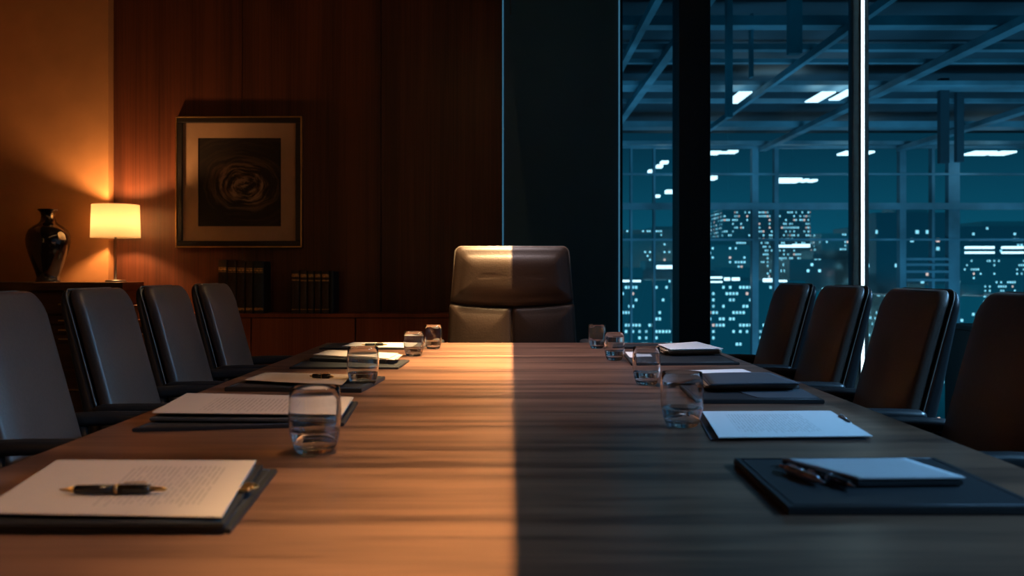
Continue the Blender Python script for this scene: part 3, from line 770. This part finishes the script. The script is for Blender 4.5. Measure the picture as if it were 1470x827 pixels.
# ------------------------------------------------------------------ unseen pendant over the table, its blade added to split warm light from cool
ZB = 2.30
pd = thing('added_pendant_light', 'unseen pendant light above the table, added with a blade to split warm from cool', 'light', (0, 2.3, ZC))
MB().box(-.010, -.004, -2.2, 2.45, ZB-ZC, -.02).build('blade', M_PLASTIC, pd)  # blocker added to cut the warm light sharply along the table's middle
MB().box(-.050, -.038, -2.1, 1.8, -.14, -.125, bev=.002).build('fill_strip', emis('pendant_fill_glow', (1,.50,.18), 17.0), pd)  # added for soft warm fill on the left and streaks in the glasses
MB().box(-.035, .035, -2.2, 2.5, -.12, -.10).build('housing', M_PLASTIC, pd)
MB().box(-.035, -.032, -2.2, 2.5, -.16, -.12).box(.032, .035, -2.2, 2.5, -.16, -.12).build('cheek', M_PLASTIC, pd)
for y in (-1.9, 2.2): MB().tube([(0.02, y, -.1), (.02, y, 0)], .004, 8).build('hanger', M_STEEL, pd)
def area(name, loc, sx, sy, col, e, rot=(0,0,0), spread=PI):
    l = bpy.data.lights.new(name, 'AREA'); l.shape = 'RECTANGLE'; l.size = sx; l.size_y = sy; l.color = col; l.energy = e; l.spread = spread
    o = bpy.data.objects.new(name, l); C.objects.link(o); o.location = loc; o.rotation_euler = rot; return o
WARM = (1.0, .64, .27)
SPR = math.radians(56)
area('pendant_warm', (-.0122, 1.5, 2.622), .003, 2.6, WARM, 12.5, spread=math.radians(26))
area('pendant_warm_fill', (-.0122, 1.2, 2.623), .003, 2.2, (1.0,.52,.20), 7, spread=math.radians(80))  # extra wide source added as warm fill for the left papers
area('pendant_warm_far', (-.0122, 3.7, 2.622), .003, 1.8, (1.0,.64,.30), 80, spread=math.radians(38))
area('pendant_cool_far', (-.001, 3.5, 2.622), .003, 2.2, (1.0,.82,.85), 11, spread=SPR)
rl = thing('added_wall_light', 'tall warm vertical light added unseen on the wall behind the camera', 'light', (-2.2, YF+.001, .25))  # added out of view for warm glass streaks and warm fill
MB().box(-.095, .095, 0, .02, 0, 2.2, bev=.004).build('backplate', M_PLASTIC, rl)
MB().box(-.08, .08, .0205, .035, .03, 2.17, bev=.004).build('diffuser', emis('added_wall_glow', (1,.46,.15), 2.6), rl)
# unseen cool key light, added to put blue light on papers and chairs
cl = thing('added_cool_light', 'unseen cool key light added along the right-hand glazing', 'light', (2.5, 1.6, ZC))
MB().box(-.03, .05, -1.6, 1.6, -.86, -.78, bev=.004).build('housing', M_PLASTIC, cl)
for y in (-1.3, 1.3): MB().tube([(0, y, -.80), (0, y, 0)], .004, 8).build('hanger', M_STEEL, cl)
area('cool_key', (2.46, 1.6, 1.93), .08, 3.1, (.24,.58,1.0), 52, rot=(0, math.radians(43), 0), spread=math.radians(84))

# ------------------------------------------------------------------ the hall and the city outside
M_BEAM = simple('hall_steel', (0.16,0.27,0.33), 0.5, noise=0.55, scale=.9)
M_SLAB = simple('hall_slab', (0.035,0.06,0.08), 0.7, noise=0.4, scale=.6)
M_TUBE = emis('hall_tubes', (.62,.92,1.0), 2.2)
H0 = 3.0
hall = thing('glass_hall', 'dark steel-framed glass hall with ceiling beams seen through the windows', 'building', (6, 15, EYE))
def hb(x0, x1, y0, y1, z0, z1, name, mat, bev=0):   # coordinates relative to the eye height, world x,y
    return MB().box(x0-6, x1-6, y0-15, y1-15, z0, z1, bev=bev).build(name, mat, hall)
hb(-1, 17, 7.0, 23.4, H0+.35, H0+.5, 'roof_slab', M_SLAB)
def dz(py, H=H0): return H*F/(HY-py)
for py, dep, h in ((36,.25,.10), (71,.16,.06), (90,.1,.04), (122,.6,.05), (147,.12,.05), (182,.5,.10), (207,.3,.06)):
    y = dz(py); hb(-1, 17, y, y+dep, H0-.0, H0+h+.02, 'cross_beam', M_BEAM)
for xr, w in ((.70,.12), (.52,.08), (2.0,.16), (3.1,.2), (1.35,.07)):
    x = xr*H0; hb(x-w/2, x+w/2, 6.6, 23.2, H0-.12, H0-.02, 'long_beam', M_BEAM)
YE = 23.2
def cpx(px): return (px-CX)*YE/F
for a, b in ((1080,1089), (1112,1118), (1226,1233), (1292,1301), (1362,1378), (905,908), (938,941), (1338,1342)):
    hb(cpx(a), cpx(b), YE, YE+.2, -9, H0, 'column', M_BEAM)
for py, t in ((211,.04), (296,.10), (250,.03), (344,.03)):
    z = (HY-py)*YE/F; hb(-1, 17, YE-.02, YE+.1, z-t/2*1.6, z+t/2*1.6, 'transom', M_BEAM)
for py in (372, 380, 390, 402):
    z = (HY-py)*YE/F; hb(cpx(1301), cpx(1362), YE-.05, YE, z-.03, z+.03, 'rung', M_BEAM)
def hang(px0, px1, y, py1, mat, name='hanging_post'):
    hb((px0-CX)*y/F, (px1-CX)*y/F, y, y+.12, (HY-py1)*y/F, H0+.2, name, mat)
hang(1134, 1152, 9.5, 76, M_BEAM); hang(1044, 1052, 11, 168, M_BEAM); hang(1350, 1363, 16, 234, M_SLAB); hang(1374, 1384, 17, 232, M_SLAB)
hang(1078, 1082, 12, 110, M_BEAM)
def tube_(px0, px1, py, y, t=.5, hh=.05):
    z = (HY-py)*y/F
    hb((px0-CX)*y/F, (px1-CX)*y/F, y, y+t, z, z+hh, 'ceiling_light', M_TUBE)
for a in ((1061,1080,133,15.2,1.0,.02), (1082,1096,124,16.2,.4,.02), (1100,1158,124,16.2,.3,.02), (1180,1200,133,15.3,.9,.02), (1216,1232,130,15.4,.9,.02),
          (1214,1256,219,22.0,.6,.04), (1400,1432,219,22.0,.6,.04), (1438,1460,219,22.0,.6,.04), (1021,1036,219,22,.5,.04), (1046,1060,218,22,.4,.04),
          (1119,1152,260,23.6,.6,.08), (1156,1162,260,23.6,.4,.06), (1166,1174,260,23.6,.4,.05), (1022,1030,257,23.6,.4,.08), (1036,1048,219,24,.3,.03),
          (932,940,248,23.6,.3,.08), (944,952,240,23.6,.3,.07), (950,960,234,23.6,.3,.06), (970,976,218,23.6,.3,.08), (957,968,277,23.6,.3,.08), (941,948,283,23.6,.2,.06),
          (944,955,386,24,.2,.09), (957,975,386,24,.2,.09),
          (1390,1428,357,24,.2,.06), (1390,1428,364,24,.2,.05), (1443,1470,357,24,.2,.06), (1443,1470,364,24,.2,.05),
          (1140,1163,355,24,.2,.08), (1120,1138,355,24,.2,.06),
          (893,920,405,24,.2,.05), (1021,1037,400,24,.2,.05), (1021,1037,406,24,.2,.04), (1042,1048,403,24,.2,.08), (1053,1062,403,24,.2,.08), (1098,1114,405,24,.2,.09), (1120,1130,405,24,.2,.05)):
    tube_(*a)
area('hall_fill_below', (6, 15, EYE-6), 14, 14, (.22,.66,1.0), 60, rot=(PI, 0, 0))  # unseen fill added below the view to brighten the hall ceiling
area('hall_fill_front', (7, 12, EYE-4), 12, 1.5, (.22,.70,1.0), 480, rot=(math.radians(112), 0, 0))  # unseen fill added to bring out column and beam faces
# city
rnd = random.Random(4)
cm = [city_mat('city_windows_%d' % k, [1.3,1.0,1.6][k], [2.1,1.6,2.6][k], [.88,.92,.90][k], [1.5,1.3,1.1][k], seed=k*3.1+.5, body=[(.5,.6,.62),(.7,.8,.8),(.35,.45,.5)][k]) for k in range(3)]  # mirror-bright bodies stand in for teal night haze over the towers
blds = [(902,230,20,402,'distant tower with a lit crown just right of the dark wall'), (925,400,40,345,'tall distant tower seen through the narrow left window pane'),
 (958,300,30,388,'distant tower with scattered lights against the left side of the dark pillar'), (1000,560,110,330,'broad distant block mostly hidden behind the dark pillar'),
 (1040,300,24,352,'distant tower with pinkish lights just right of the dark pillar'), (1066,230,20,402,'near city tower with a bright stack of windows above the papers on the right'),
 (1101,380,34,300,'tall slim tower framed between the two hall columns'), (1135,270,30,418,'low distant block behind the farthest right chair'),
 (1165,470,60,350,'distant tower right of the two hall columns'), (1205,330,34,372,'distant tower just left of the bright light strip'),
 (1262,420,50,335,'distant tower just right of the bright light strip'), (1318,300,26,305,'distant tower seen behind the ladder-like rungs of the hall'),
 (1345,560,80,340,'distant tower behind the widest hall column'), (1410,340,44,370,'distant tower near the right edge of the view'),
 (1465,450,60,325,'tall distant tower at the right edge of the view'), (1235,250,26,428,'low city block at the foot of the bright light strip'), (1390,240,40,425,'low city block over the right-hand chairs'), (945,240,26,432,'low city block above the far end of the papers')]
cmd = city_mat('city_windows_dense', .8, 1.5, .79, 1.3, seed=9.7, body=(.5,.6,.62))
M_PLANT = simple('roof_plant_mirror', (.5,.6,.62), .25, metal=1.0)  # same mirror body, so roof plant takes on the haze tone
placed = []
for k, (px, d, w, pt, lab) in enumerate(blds):
    while True:
        x = (px-CX)*d/F; cyy = d+w*.4
        if all(abs(x-X) > (w+W)/2+1 or abs(cyy-Y) > (w+W)*.4+1 for X, Y, W in placed): break
        d += 12
    placed.append((x, cyy, w))
    zt = EYE+(HY-pt)*d/F
    b = thing('office_tower', lab, 'building', (x, cyy, -60), 0, 'office towers in the night city')
    MB().box(-w/2, w/2, -w*.4, w*.4, 0, zt+60).build('facade', (cmd if k in (0, 5, 6, 13) else cm[k % 3]), b)
    MB().box(-w*.2, w*.2, -w*.2, w*.2, zt+60, zt+63).build('roof_plant', M_PLANT, b)
g = struct('ground', MB().box(-400, 900, 30, 1500, -60.2, -60), simple('dark_water', (.02,.05,.07), .18, spec=1.0, scale=.05))

# world: dim teal night-sky glow above the horizon
w = bpy.data.worlds.new('World'); bpy.context.scene.world = w; w.use_nodes = True
nt = w.node_tree; nt.nodes.clear()
out = nt.nodes.new('ShaderNodeOutputWorld'); bg = nt.nodes.new('ShaderNodeBackground')
tc = nt.nodes.new('ShaderNodeTexCoord'); sp = nt.nodes.new('ShaderNodeSeparateXYZ'); mr = nt.nodes.new('ShaderNodeMapRange')
mr.inputs['From Min'].default_value = -.15; mr.inputs['From Max'].default_value = .45
r = ramp(nt, [(0.0, (.004,.11,.17)), (.25, (.004,.10,.16)), (.5, (.002,.026,.048)), (1.0, (.001,.008,.018))])
nt.links.new(tc.outputs['Generated'], sp.inputs[0]); nt.links.new(sp.outputs[2], mr.inputs['Value']); nt.links.new(mr.outputs[0], r.inputs[0]); nt.links.new(r.outputs[0], bg.inputs[0])
bg.inputs[1].default_value = 1.0; nt.links.new(bg.outputs[0], out.inputs[0])

# ------------------------------------------------------------------ camera
cam = bpy.data.cameras.new('camera'); co = bpy.data.objects.new('camera', cam); C.objects.link(co)
cam.sensor_width = 36; cam.lens = 36*F/1470; co.location = (0, 0, EYE); co.rotation_euler = (PI/2, 0, 0)
cam.shift_y = -(413.5-HY)/1470; cam.clip_start = .05; cam.clip_end = 3000
cam.dof.use_dof = True; cam.dof.focus_distance = 3.1; cam.dof.aperture_fstop = 5.0
S_ = bpy.context.scene; S_.camera = co
S_.view_settings.view_transform = 'Standard'; S_.view_settings.look = 'None'; S_.view_settings.gamma = 1; S_.view_settings.exposure = 0
S_.view_settings.use_curve_mapping = False
S_.cycles.use_denoising = True
S_.cycles.max_bounces = 12; S_.cycles.transmission_bounces = 12; S_.cycles.transparent_max_bounces = 16
